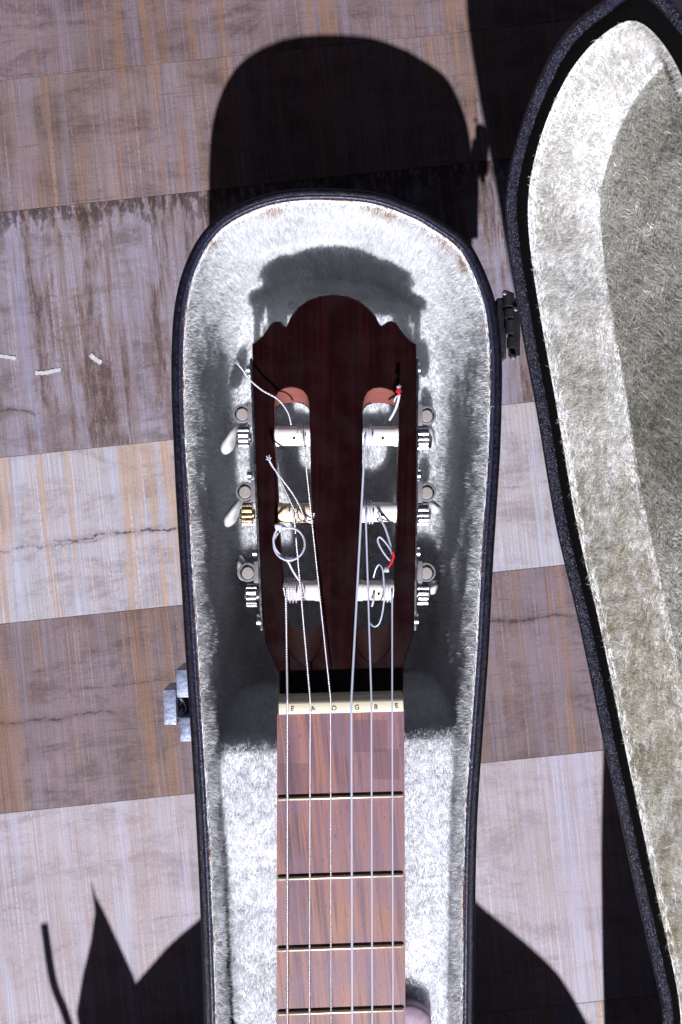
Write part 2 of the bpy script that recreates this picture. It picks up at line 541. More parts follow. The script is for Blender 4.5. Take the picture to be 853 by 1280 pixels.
def grow(name, surf, parent, mat, dens, length, width, nap=(0, 0, 0), up=0.6, messy=0.5, lift=None,
         tone=(0.8, 1.0), dirt_shade=None, keep=None, seed=1, glint=0.0):
    """a pile of fibres on mesh object surf: one mesh of tapering bent blades"""
    me = surf.data
    me.calc_loop_triangles()
    nv = len(me.vertices); co = np.empty(nv*3); me.vertices.foreach_get('co', co); co = co.reshape(-1, 3)
    nt = len(me.loop_triangles); ti = np.empty(nt*3, int); me.loop_triangles.foreach_get('vertices', ti); ti = ti.reshape(-1, 3)
    A, B, C = co[ti[:, 0]], co[ti[:, 1]], co[ti[:, 2]]
    cr = np.cross(B-A, C-A); ar = np.linalg.norm(cr, axis=1)/2
    nr = cr/(2*ar[:, None]+1e-15)
    r = np.random.default_rng(seed)
    cnt = int(ar.sum()*1e6*dens)
    idx = r.choice(nt, cnt, p=ar/ar.sum())
    u, v = r.random(cnt), r.random(cnt); f = u+v > 1; u[f] = 1-u[f]; v[f] = 1-v[f]
    p = A[idx] + u[:, None]*(B-A)[idx] + v[:, None]*(C-A)[idx]
    nn = nr[idx]
    # plush beyond the picture is thinner
    k = F/(H-p[:, 2]); px = 426.5+p[:, 0]*k; py = 640-p[:, 1]*k
    inside = (px > -60) & (px < 913) & (py > -60) & (py < 1340)
    ok = inside | (r.random(cnt) < 0.10)
    if keep is not None: ok &= keep(p)
    p, nn, inside = p[ok], nn[ok], inside[ok]; m = len(p)
    fx, fy, fz = (field(p, 330, seed*7+i) for i in (1, 2, 3))
    gx, gy, gz = (field(p, 1150, seed*7+i) for i in (4, 5, 6))
    d = nn*up + np.array(nap)[None] + 0.5*messy*np.stack([fx, fy, fz], 1) + 0.6*messy*np.stack([gx, gy, gz], 1) + messy*0.55*r.normal(size=(m, 3))
    if lift is not None: d += lift(p)
    dot = (d*nn).sum(1)
    d += nn*np.maximum(0.12-dot, 0)[:, None]
    d /= np.linalg.norm(d, axis=1)[:, None]
    L = length*(0.55+0.75*r.random(m))*(1+0.25*field(p, 500, seed+50))
    L = L*(1+0.22*field(p, 160, seed+60))
    L = np.where(inside, L, L*1.3)
    W = width*(0.7+0.6*r.random(m))*np.where(inside, 1, 2.5)
    side = np.cross(d, r.normal(size=(m, 3))); side /= np.linalg.norm(side, axis=1)[:, None]
    mid = p + d*(L*0.5)[:, None]
    d2 = d + 0.55*messy*r.normal(size=(m, 3)) + np.array(nap)[None]*0.6; d2 /= np.linalg.norm(d2, axis=1)[:, None]
    dn = (d2*nn).sum(1); d2 -= nn*np.minimum(dn, 0)[:, None]
    tip = mid + d2*(L*0.5)[:, None]
    s = side*(W/2)[:, None]
    V = np.stack([p-s, p+s, mid-s*0.85, mid+s*0.85, tip], 1).reshape(-1, 3)
    b = np.arange(m)*5
    q = np.stack([b, b+1, b+3, b+2], 1); t = np.stack([b+2, b+3, b+4], 1)
    loops = np.concatenate([q, t], 1).ravel()          # 7 loops per fibre: quad then triangle
    me2 = bpy.data.meshes.new(name)
    me2.vertices.add(len(V)); me2.vertices.foreach_set('co', V.ravel())
    me2.loops.add(len(loops)); me2.loops.foreach_set('vertex_index', loops.astype(np.int32))
    st = (np.arange(m)*7)[:, None] + np.array([0, 4])[None]
    me2.polygons.add(2*m); me2.polygons.foreach_set('loop_start', st.ravel().astype(np.int32))
    me2.update(calc_edges=True)
    tn = r.uniform(tone[0], tone[1], m)*(1+0.07*field(p, 210, seed+80)+0.06*field(p, 900, seed+81))
    tn = np.where(r.random(m) < glint, 3.0, tn)  # a few overbright fibres: sun glints painted into the tone
    colr = np.repeat(tn[:, None], 3, 1)
    if dirt_shade is not None:  # blends in soiling, and the painted shade of the lid back
        f, dc = dirt_shade(p, r)
        colr = colr*(1-f[:, None]) + f[:, None]*np.array(dc)[None]
    ca = me2.color_attributes.new('tone', 'FLOAT_COLOR', 'POINT')
    cc = np.ones((m, 5, 4)); cc[:, :, :3] = np.clip(colr, 0, 3)[:, None, :]
    ca.data.foreach_set('color', cc.ravel())
    me2.materials.append(mat)
    o = bpy.data.objects.new(name, me2); COL.objects.link(o)
    o.parent = parent; o.matrix_parent_inverse = parent_world(parent).inverted()
    o['kind'] = 'stuff'
    print('fibres', name, m)
    return o

# ================================================================== FLOOR
fl = mesh_obj('floor', [(-2, -2, -0.0085), (2, -2, -0.0085), (2, 2, -0.0085), (-2, 2, -0.0085)], [(0, 1, 2, 3)], M['groove'])
fl['kind'] = 'structure'
TH = math.atan(0.105)
dx, dy = Vector((math.cos(TH), math.sin(TH), 0)), Vector((-math.sin(TH), math.cos(TH), 0))
def bw(py):          # distance across the planks of the joint that meets the left picture edge at py
    return P(0, py, 0).dot(dy)
joints = [1900, 1620, 1330, 1017, 780, 572, 265, 100, -150, -420, -700]
pal = {
 'lavender': dict(ca=(0.50, 0.44, 0.49), cb=(0.56, 0.51, 0.58), streak=(0.46, 0.31, 0.25), dark=(0.26, 0.20, 0.22), sa=0.30, grain=0.12),
 'cream':    dict(ca=(0.54, 0.49, 0.50), cb=(0.55, 0.54, 0.64), streak=(0.58, 0.37, 0.23), dark=(0.22, 0.15, 0.15), sa=0.60, grain=0.12),
 'brown':    dict(ca=(0.19, 0.137, 0.140), cb=(0.29, 0.22, 0.25), streak=(0.36, 0.19, 0.09), dark=(0.062, 0.034, 0.034), sa=0.50, grain=0.65),
 'mauve':    dict(ca=(0.22, 0.160, 0.150), cb=(0.31, 0.24, 0.26), streak=(0.36, 0.19, 0.10), dark=(0.075, 0.040, 0.034), sa=0.50, grain=0.65),
 'grey':     dict(ca=(0.32, 0.27, 0.33), cb=(0.38, 0.34, 0.42), streak=(0.27, 0.16, 0.09), dark=(0.085, 0.048, 0.035), sa=0.42, da=0.95, grain=0.3, worn=1),
}
def loc(px, py, y0):      # plank coordinates (x along, y across from its lower joint)
    p = P(px, py, 0); return p.dot(dx), p.dot(dy)-y0
kinds = ['mauve', 'grey', 'lavender', 'brown', 'cream', 'grey', 'mauve', 'brown', 'lavender', 'cream']
kinds = ['mauve', 'cream', 'lavender', 'brown', 'cream', 'grey', 'mauve', 'brown', 'grey', 'cream']
rows = [(bw(joints[i]), bw(joints[i+1]), kinds[i]) for i in range(len(joints)-1)]
y = bw(-700)
for k in ('brown', 'lavender', 'mauve', 'grey', 'brown'):
    rows.append((y, y+0.11, k)); y += 0.11
y = bw(1900)
for k in ('brown', 'cream', 'grey', 'mauve'):
    rows.append((y-0.11, y, k)); y -= 0.11
for i, (y0, y1, k) in enumerate(rows):
    a = dict(pal[k]); g = 0.0001; wid = y1-y0
    cr = []
    if i == 4:
        l0, l1 = loc(60, 672, y0), loc(225, 664, y0); cr.append((l0[0], l1[0]+0.004, (l0[1]+l1[1])/2, 0.9, 0.012))
        l0, l1 = loc(-20, 700, y0), loc(160, 660, y0); cr.append((l0[0], l1[0], (l0[1]+l1[1])/2, 0.45, 0.02))
        l0, l1 = loc(600, 612, y0), loc(700, 600, y0); cr.append((l0[0], l1[0], l0[1], 0.3, 0.01))
    if i == 3:
        l0, l1 = loc(-40, 905, y0), loc(150, 903, y0); cr.append((l0[0], l1[0], (l0[1]+l1[1])/2+0.002, 0.8, 0.012))
        l0, l1 = loc(90, 862, y0), loc(225, 850, y0); cr.append((l0[0], l1[0], l0[1], 0.5, 0.010))
        l0, l1 = loc(600, 780, y0), loc(720, 772, y0); cr.append((l0[0], l1[0], l0[1], 0.8, 0.010))
    if i == 5:
        l0, l1 = loc(-30, 520, y0), loc(50, 490, y0); cr.append((l0[0], l1[0], l0[1], 0.7, 0.02))
    if i == 2:
        l0, l1 = loc(-20, 1140, y0), loc(60, 1110, y0); cr.append((l0[0], l1[0], l0[1], 0.25, 0.03))
        l0, l1 = loc(180, 1150, y0), loc(262, 1142, y0); cr.append((l0[0], l1[0], l0[1], 0.3, 0.01))
    if 'worn' in a: a['worn'] = wid
    mt = plank_mat('plank_'+k+'_wood', cracks=cr, seed=i*1.37, **a)
    bm = bmesh.new()
    bm_box(bm, (3.2, wid-2*g, 0.008), Matrix.Translation((0, wid/2, -0.004)), 0.00018)
    me = bpy.data.meshes.new('plank'); bmesh.ops.recalc_face_normals(bm, faces=bm.faces); bm.to_mesh(me); bm.free()
    me.materials.append(mt)
    o = bpy.data.objects.new('plank', me); COL.objects.link(o)
    o.parent = fl
    o.rotation_euler = (0, 0, TH)
    o.location = dy*y0

# ================================================================== CASE, lower half
ZR = 0.105
case = thing('guitar_case', 'open black leatherette guitar case lined with white plush, lid folded back on the right', 'guitar case', P(424, 700, 0))
outer_px = [(254,1280),(249,1130),(241,975),(231,820),(225,720),(220,640),(216,560),(213.5,500),(213,452),(215,400),(221,360),(231,328),
 (245,301),(262,281),(281,267),(303,256),(328,247),(355,241),(385,238.5),(417,238.5),(444,240),(468,243),(490,249),(509,256),(531,265),(550,276),
 (570,288),(587,302),(600,322),(612,349),(621,377),(626,410),(629,450),(629,488),(627,560),(622,640),(617,720),(612,820),(605,920),(597,1052),(594,1280),
 (593,1400),(598,1510),(612,1565),(636,1598),(693,1645),(749,1695),(777,1731),(815,1800),(850,1880),(880,2000),(890,2150),(870,2300),(780,2420),(640,2450),
 (424,2455),(208,2450),(68,2420),(-22,2300),(-42,2150),(-32,2000),(-2,1880),(33,1800),(92,1731),(117,1702),(155,1660),(212,1610),(236,1570),(250,1510),(255,1400)]
c2 = np.array([P(x, y - 5*max(0, min(1, (320-y)/70)), ZR)[:2] for x, y in outer_px])
base_c = smooth_closed(c2, 900, 4)
if area2(base_c) < 0: base_c = base_c[::-1].copy()
def ring3(c, z):
    return np.c_[c, np.full(len(c), z)]
wob = lambda s: 1
# rim leather wobble
rings = [ring3(inset(base_c, 0.006), 0.0015), ring3(inset(base_c, 0.0035), 0.0005+0.003), ring3(inset(base_c, 0.0022), 0.012), ring3(inset(base_c, 0.0006), 0.06),
         ring3(inset(base_c, 0.0), 0.088), ring3(inset(base_c, 0.0), 0.1025), ring3(inset(base_c, 0.0003), 0.1040), ring3(inset(base_c, 0.0010), 0.1048),
         ring3(inset(base_c, 0.0020), 0.1050), ring3(inset(base_c, 0.0030), 0.1048), ring3(inset(base_c, 0.0038), 0.1042), ring3(inset(base_c, 0.0042), 0.1025), ring3(inset(base_c, 0.0044), 0.095)]
V, Fc = rings_mesh(rings, cap_first=True)
shell = mesh_obj('shell', V, Fc, M['leather'], case)
# raised seam round the top of the outside wall
def ring_tube(name, c, z, rad, mat, parent, seg=8, ysel=None):
    p = ring3(c, z) if np.isscalar(z) else z
    q = np.vstack([p, p[:1]])
    V, Fc = tube_geo(q, rad, seg)
    return mesh_obj(name, V, Fc, mat, parent)
pip = ring_tube('piping', inset(base_c, 0.0039), 0.1042, 0.00075, M['piping'], shell)
# plush lining: wall down to the floor of the case
off = [(0.0048, 0.1030), (0.0056, 0.1028), (0.0062, 0.100), (0.0066, 0.085), (0.0072, 0.06), (0.0082, 0.035), (0.0105, 0.018), (0.0145, 0.010), (0.021, 0.0075)]
rings = [ring3(inset(base_c, a), z) for a, z in off]
rings.append(ring3(inset(base_c, 0.026), 0.0072))
V, Fc = rings_mesh(rings, cap_last=True)
Fc = [tuple(reversed(f)) for f in Fc]
# outward-to-inside orientation check
lining = mesh_obj('lining', V, Fc, M['cloth_white'], case)
bm = bmesh.new(); bm.from_mesh(lining.data); bmesh.ops.triangulate(bm, faces=[f for f in bm.faces if len(f.verts) > 4])
bm.normal_update()
big = max(bm.faces, key=lambda f: f.calc_area())
if big.normal.z < 0:
    bmesh.ops.reverse_faces(bm, faces=bm.faces)
bm.to_mesh(lining.data); bm.free()

# cradle for the neck: two pads and a bed between them
def pad(name, pxy, z1, z0=0.009, front=0.0, mat='cloth_white', rnd=0.004, n=260):
    c = np.array([P(x, y, z1)[:2] for x, y in pxy])
    c = smooth_closed(c, n, 2)
    if area2(c) < 0: c = c[::-1].copy()
    low = inset(c, -0.0005)
    if front:      # front face leans: its foot stands further up the picture
        ymax = c[:, 1].max()
        f = np.clip((c[:, 1]-(ymax-0.012))/0.008, 0, 1)
        low = low + np.stack([np.zeros(len(c)), f*front], 1)
    rs = [ring3(low, z0), ring3((c+low*1.0)/2, (z0+z1)/2), ring3(c, z1-0.0025), ring3(inset(c, 0.0008), z1-0.0008), ring3(inset(c, 0.0022), z1), ring3(inset(c, 0.0032), z1+0.0002)]
    V, Fc = rings_mesh(rs, cap_last=True)
    o = mesh_obj(name, V, Fc, M[mat], case)
    bm = bmesh.new(); bm.from_mesh(o.data); bmesh.ops.triangulate(bm, faces=[f for f in bm.faces if len(f.verts) > 4])
    bm.to_mesh(o.data); bm.free()
    return o
ZP = 0.086
# gap beside the left pad: its shade painted as black lining faces
lining.data.materials.append(M['groove'])
for f in lining.data.polygons:
    if f.center.x < 0 and -0.40 < f.center.y < -0.135 and f.center.z < 0.084: f.material_index = 1
padL = pad('cradle_pad', [(256,942),(264,936),(300,936),(340,934),(356,934),(362,940),(362,1000),(362,1280),(362,1560),(355,1600),(318,1600),(306,1560),(307,1400),(298,1280),(293,1200),(287,1120),(279,1050),(268,995),(256,965)], ZP, front=0.013)
padR = pad('cradle_pad', [(484,930),(500,922),(530,920),(570,916),(586,918),(590,926),(588,1000),(584,1100),(579,1200),(574,1280),(570,1400),(568,1560),(560,1600),(500,1600),(480,1560),(480,1280),(480,1000)], ZP, front=0.013)
bed = pad('cradle_bed', [(330,944),(400,944),(470,940),(524,940),(528,950),(528,1280),(528,1590),(520,1600),(334,1600),(326,1590),(326,1280),(326,955)], 0.071, front=0.013)

# ================================================================== GUITAR
HP = Plane(0.088 - 0.078*0.0776, 0.0, -0.078)        # headstock face: z falls away towards the tip
guitar = thing('guitar', 'classical guitar with slotted dark headstock lying face up in the white plush case', 'guitar', P(426, 1000, 0.07))

def hp(px, py, d=0.0):
    p = HP.hit(px, py); return p + HP.n*d
def huv(px, py): return HP.uv(HP.hit(px, py))

head_px = [(315.5,430),(322,425),(329,419),(335,410),(340,403),(345,401),(351,401.5),(356,407),(358.5,407.5),(363,397),(372,384),(385,374.5),(400,369),(417,367),(434,369),(449,375),(461,384.5),
 (470,395),(475,405.5),(478,406.5),(484,402),(489,400.5),(495,402.5),(500,410),(506,418),(513,425),(520.5,430),(521,520),(520.5,620),(519.5,700),(518,760),(516,798),(510,815),(505,830),(504,868),
 (504,880),(349,880),(349.5,868),(349,842),(341,824),(332,802),(328.5,760),(325.5,700),(321,604),(318,520)]
def slot_px(side):
    if side == 'L':
        top = [(343,520),(343,505),(345,495),(350,488),(358,484.5),(366,484),(375,486),(382,491),(386,500),(387,515),(388,560),(390,620),(393,680),(398,730),(403,770),(402,800),(396,818),(385,828),(375,827),(365,818),(359,800),(357,765),(354,725),(350,680),(347,620),(344,560)]
        sh_top, sh_bot = 15, 38
    else:
        top = [(453.5,520),(454,505),(457,494),(463,487),(472,484.5),(480,485),(490,488),(496,495),(499,506),(499,520),(498,560),(497,620),(495,680),(493,730),(491,770),(489,800),(482,818),(470,827),(460,826),(450,816),(446,800),(446,765),(448,725),(450,680),(452,620),(453.5,560)]
        sh_top, sh_bot = 15, 38
    bot = []
    for x, y in top:
        yy = y
        if y < 520: yy = y + sh_top*(520-y)/36*1.0
        if y > 770: yy = y - sh_bot*(y-770)/58
        cx = 366 if side == 'L' else 476
        bot.append((x, yy))
    return top, bot

def build_head():
    TH_ = 0.0125
    V = []; Fc = []; fm = []
    outer = [huv(*p) for p in head_px]
    # densify
    def dens(pts, k=3, sm=False):
        P0 = np.array(pts); out = []
        m = len(P0)
        for i in range(m):
            a, b = P0[i], P0[(i+1) % m]
            for t in range(k): out.append(a+(b-a)*t/k)
        return np.array(out)
    O = dens(outer, 3)
    if area2(O) < 0: O = O[::-1].copy()
    loops = [(O, None)]
    slots = []
    for s in 'LR':
        t, b = slot_px(s)
        T = smooth_closed([huv(*p) for p in t], 90); 
        # same parametrisation for the lower edge
        Bq = np.array([HP.uv(HP.hit(x, y)) for x, y in b])
        # lower loop: shift in v as function of v of the top loop
        tv = np.array([huv(*p)[1] for p in t]); bv = Bq[:, 1]
        order = np.argsort(tv); 
        Bl = T.copy()
        ymax, ymin = tv.max(), tv.min()
        up = np.clip((T[:, 1]-(ymax-0.0125))/0.0125, 0, 1); dn = np.clip(((ymin+0.021)-T[:, 1])/0.021, 0, 1)
        Bl[:, 1] -= up*0.0044; Bl[:, 1] += dn*0.013
        if area2(T) < 0: T = T[::-1].copy(); Bl = Bl[::-1].copy()
        slots.append((T, Bl))
    ch = 0.0005
    def add(c, d):
        i0 = len(V)
        for u, v in c: V.append(HP.pt(u, v, d))
        return list(range(i0, i0+len(c)))
    o0 = add(inset(O, ch), 0.0); o1 = add(O, -ch); o2 = add(O, -TH_)
    s0 = [add(inset(T, -ch*0.8), 0.0) for T, B in slots]; s1 = [add(T, -ch) for T, B in slots]
    sm = [add((T+B)/2, -TH_/2) for T, B in slots]
    s2 = [add(B, -TH_) for T, B in slots]
    def strip(a, b, flip, m):
        k = len(a)
        for i in range(k):
            j = (i+1) % k
            q = (a[i], a[j], b[j], b[i])
            Fc.append(q[::-1] if not flip else q); fm.append(m)
    strip(o0, o1, False, 0); strip(o1, o2, False, 0)
    for a, b, c, d in zip(s0, s1, sm, s2):
        strip(a, b, True, 0); strip(b, c, True, 1); strip(c, d, True, 1)
    def fill(lo, flip):
        idx = [i for l in lo for i in l]
        uv = [Vector(HP.uv(V[i])) for i in idx]
        base = 0; edges = []
        for l in lo:
            k = len(l)
            edges += [(base+i, base+(i+1) % k) for i in range(k)]; base += k
        r = delaunay_2d_cdt(uv, edges, [], 1, 1e-7)
        pts, fs = r[0], r[2]
        holes = [np.array([tuple(Vector(HP.uv(V[i]))) for i in l]) for l in lo[1:]]
        def inp(c, x, y):
            a, b = c, np.roll(c, -1, 0)
            cond = ((a[:, 1] > y) != (b[:, 1] > y)) & (x < (b[:, 0]-a[:, 0])*(y-a[:, 1])/(b[:, 1]-a[:, 1]+1e-15)+a[:, 0])
            return cond.sum() % 2 == 1
        om = [x[0] if x else None for x in r[3]]
        for f in fs:
            cx = sum(pts[i][0] for i in f)/3; cy = sum(pts[i][1] for i in f)/3
            if any(inp(h, cx, cy) for h in holes): continue
            g = [idx[om[i]] for i in f]
            Fc.append(tuple(g[::-1]) if flip else tuple(g)); fm.append(0)
    fill([o0]+s0, False); fill([o2]+s2, True)
    o = mesh_obj('headstock', V, Fc, None, guitar, smooth=False, mats=[M['veneer'], M['mahogany']], fm=fm)
    return auto_smooth(o, 30)
head = build_head()

# neck, fingerboard
ZF = 0.097
def fb(x, y): return P(x, y, ZF)
yN, yE = 889, 1800
top = [fb(346.5, yN+3), fb(505.5, yN-2), fb(507, 1280), fb(512, yE), fb(341, yE), fb(346, 1280)]
c = np.array([p[:2] for p in top])
if area2(c) < 0: c = c[::-1].copy()
bm = bmesh.new()
def prism(bm, c, z0, z1):
    a = [bm.verts.new((x, y, z0)) for x, y in c]; b = [bm.verts.new((x, y, z1)) for x, y in c]
    k = len(c)
    bm.faces.new(a[::-1]); bm.faces.new(b)
    for i in range(k): bm.faces.new((a[i], a[(i+1) % k], b[(i+1) % k], b[i]))
prism(bm, c, ZF-0.0062, ZF)
bmesh.ops.bevel(bm, geom=[e for e in bm.edges if all(v.co.z > ZF-0.001 for v in e.verts)], offset=0.0004, segments=2, affect='EDGES')
finger = bmesh_obj('fingerboard', bm, M['finger'], guitar)
# rounded neck under it
rings = []
for py in np.linspace(868, yE, 24):
    t = (py-868)/(yE-868)
    p0, p1 = P(349-8*t, py, ZF), P(504+8*t, py, ZF)
    cx, hw = (p0.x+p1.x)/2, (p1.x-p0.x)/2-0.0008
    a = np.linspace(0, math.pi, 16)
    zt = ZF-0.0064 if py > 885 else 0.0815
    rings.append(np.stack([cx+hw*np.cos(a), np.full(16, p0.y), zt-0.0155*np.sin(a)**0.8], 1))
V, Fc = rings_mesh(rings, True, True)
neck = auto_smooth(mesh_obj('neck', V, Fc, M['neck'], guitar), 40)
bm = bmesh.new(); bm.from_mesh(neck.data); bmesh.ops.recalc_face_normals(bm, faces=bm.faces); bm.to_mesh(neck.data); bm.free()
# guitar body beyond the picture's lower edge
bpx = [(512,1690),(560,1640),(640,1640),(720,1700),(790,1800),(830,1950),(840,2120),(800,2300),(640,2400),(426,2410),(212,2400),(52,2300),(12,2120),(22,1950),(62,1800),(132,1700),(212,1640),(292,1640),(341,1690),(426,1700)]
bc = smooth_closed(np.array([P(x, y, 0.088)[:2] for x, y in bpx]), 200)
if area2(bc) < 0: bc = bc[::-1].copy()
V, Fc = rings_mesh([ring3(inset(bc, 0.002), 0.012), ring3(bc, 0.014), ring3(bc, 0.086), ring3(inset(bc, 0.0015), 0.088)], True, True)
mesh_obj('body', V, Fc, plain('spruce_top', (0.52, 0.33, 0.15), 0.3, 0, 0.5, 0.1, 60), guitar)

# nut with its letters
nut_n = Vector((0, 0, 1))
a, b = P(349, 892.5, ZF), P(504.5, 888.5, ZF)
ux = (b-a); ux.z = 0; wN = ux.length; ux.normalize(); uy = Vector((-ux.y, ux.x, 0))
nl = (P(349, 872, ZF)-P(349, 892.5, ZF)).length
prof = [(0, -0.004), (0, 0.0012), (0.0004, 0.0016), (nl*0.64, 0.0014), (nl, -0.0010), (nl, -0.010), (0.0, -0.010)]
bm = bmesh.new()
vs = []
for s in np.linspace(0, wN, 2):
    vs.append([bm.verts.new(a + ux*s + uy*t + Vector((0, 0, h))) for t, h in prof])
k = len(prof)
for i in range(k):
    j = (i+1) % k
    bm.faces.new((vs[0][i], vs[1][i], vs[1][j], vs[0][j]))
bm.faces.new(vs[0][::-1]); bm.faces.new(vs[1])
bmesh.ops.bevel(bm, geom=list(bm.edges), offset=0.0002, segments=1, affect='EDGES')
nut = bmesh_obj('nut', bm, M['ivory'], guitar, 25)
def letter(ch, px, py, hgt, z, mat, parent, rot=0.0, xs=1.0):
    cu = bpy.data.curves.new('letter', 'FONT'); cu.body = ch; cu.size = hgt*1.4; cu.extrude = 0.00008; cu.offset = hgt*0.02
    cu.align_x = 'CENTER'; cu.align_y = 'CENTER'
    t = bpy.data.objects.new('letter', cu); COL.objects.link(t)
    dg = bpy.context.evaluated_depsgraph_get()
    me = bpy.data.meshes.new_from_object(t.evaluated_get(dg))
    bpy.data.objects.remove(t)
    me.transform(Matrix.Translation(P(px, py, z)) @ Matrix.Rotation(rot, 4, 'Z') @ Matrix.Diagonal((xs, 1, 1, 1)))
    me.materials.clear(); me.materials.append(mat)
    o = bpy.data.objects.new('letter', me); COL.objects.link(o)
    o.parent = parent; o.matrix_parent_inverse = parent_world(parent).inverted()
    return o
for ch, x, y, r in (('E', 365.5, 886.0, -0.2), ('A', 391.5, 886.0, 0.25), ('D', 418, 885.5, -0.15), ('G', 446.5, 884.5, 0.1), ('B', 470, 884.0, -0.1), ('E', 496, 882.5, 0.2)):
    letter(ch, x, y, 0.0020, ZF+0.00150, M['ink'], nut, r)

# frets
for (x0, y0, x1, y1) in ((347,998.5,504.5,994),(347,1098,504.5,1093),(347,1187,505,1181.5),(347,1266.5,505.5,1261),(346,1340,506,1334),(345,1410,506,1404),(345,1476,507,1470),(344,1538,508,1532)):
    a, b = P(x0, y0, ZF), P(x1, y1, ZF)
    d = (b-a); L = d.length; d.normalize(); e = Vector((-d.y, d.x, 0))
    prof = [(-0.0007, 0.0), (-0.00062, 0.0008), (-0.0004, 0.00125), (0.0, 0.0014), (0.0004, 0.00125), (0.00062, 0.0008), (0.0007, 0.0)]
    vv = [[*(a+d*s+e*t+Vector((0, 0, h*hs)))] for s, hs in ((0, 0.5), (0.0008, 1), (L-0.0008, 1), (L, 0.5)) for t, h in prof]
    k = len(prof); ff = []
    for r_ in range(3):
        for i in range(k-1): ff.append((r_*k+i, r_*k+i+1, (r_+1)*k+i+1, (r_+1)*k+i))
    ff += [tuple(range(k)), tuple(range(3*k, 4*k))]
    o = mesh_obj('fret', vv, ff, M['fretwire'], guitar)
    bm = bmesh.new(); bm.from_mesh(o.data); bmesh.ops.recalc_face_normals(bm, faces=bm.faces); bm.to_mesh(o.data); bm.free()

# tuning machines -------------------------------------------------------------
# side plates: thin metal strips screwed to the edges of the headstock
def side_plate(xa, ya, xb, yb, sgn):
    a, b = hp(xa, ya, -0.0075), hp(xb, yb, -0.0075)
    d = (b-a); L = d.length; d.normalize(); n_ = HP.n; s = d.cross(n_)
    bm = bmesh.new()
    bm_box(bm, (L, 0.0011, 0.0125), frame(d, s, n_, (a+b)/2), 0.0003)
    o = bmesh_obj('tuner_plate', bm, M['steel'], guitar)
    return o
pl = side_plate(313.5, 447, 327, 788, -1)
pr = side_plate(522.5, 447, 519.5, 788, 1)
def plate_bits(plate, pts, mat):
    for (x, y, dd, r, h) in pts:
        bm = bmesh.new()
        sgn = -1 if x < 426 else 1
        p = hp(x, y, dd)
        m = frame(Vector((0, 1, 0)), Vector((0, 0, 1)), Vector((1, 0, 0)), p)
        lathe(bm, [(0, -h), (r, -h), (r, h*0.6), (r*0.7, h), (0, h)], m, 16)
        bmesh_obj('screw', bm, mat, plate)
plate_bits(pl, [(311.5, 592, -0.004, 0.0022, 0.0010), (318.5, 690, -0.004, 0.0022, 0.0010), (309.8, 458, -0.005, 0.0026, 0.0008), (324, 776, -0.003, 0.0026, 0.0010)], M['steel'])
plate_bits(pr, [(524.5, 592, -0.004, 0.0022, 0.0010), (524, 690, -0.004, 0.0022, 0.0010), (524.5, 458, -0.005, 0.0026, 0.0008), (521.5, 775, -0.003, 0.0026, 0.0010)], M['steel'])

def gear(bm, c, ax, R0, wdt, teeth, phase):
    up = HP.n; o2 = ax.cross(up)
    rows = [[], []]
    for i in range(teeth*4):
        a = 2*math.pi*(i/(teeth*4)) + phase
        r = R0 if (i % 4) in (0, 1) else R0*0.80
        for q, sx in enumerate((-1, 1)):
            p = c + ax*(sx*wdt/2) + (up*math.cos(a) + o2*math.sin(a))*r
            rows[q].append(bm.verts.new(p))
    k = len(rows[0])
    for i in range(k):
        j = (i+1) % k
        bm.faces.new((rows[0][i], rows[0][j], rows[1][j], rows[1][i]))
    bm.faces.new(rows[0][::-1]); bm.faces.new(rows[1])

X = Vector((1, 0, 0))
tuners = [  # side, cup centre, gear centre, roller x0,x1,y, button centre (px) + angle + drop, gear material, roller material
 ('L', (302, 515), (303.5, 544), (338, 392, 543), (288.5, 549, 0.030, -25, (0.0036, 0.0078, 0.0075)), 'steel', 'roller'),
 ('L', (305.5, 613), (308, 641), (342, 397, 640), (292.5, 640, 0.028, -28, (0.0034, 0.0078, 0.0075)), 'brass', 'roller_old'),
 ('L', (309, 715), (313.5, 744), (350, 404, 738), (303, 710, 0.024, 10, (0.0030, 0.0060, 0.0075)), 'steel', 'roller'),
 ('R', (534.5, 517), (530.5, 545), (448, 504, 543), (537, 546, 0.028, 0, (0.0034, 0.0060, 0.0075)), 'steel', 'roller'),
 ('R', (534.5, 614), (530.5, 641), (447, 503, 639), (541.5, 633, 0.022, 35, (0.0032, 0.0040, 0.0075)), 'steel', 'roller'),
 ('R', (534, 715), (530, 742), (443, 499, 738), (540, 733.5, 0.022, -35, (0.0034, 0.0036, 0.0075)), 'steel', 'roller'),
]
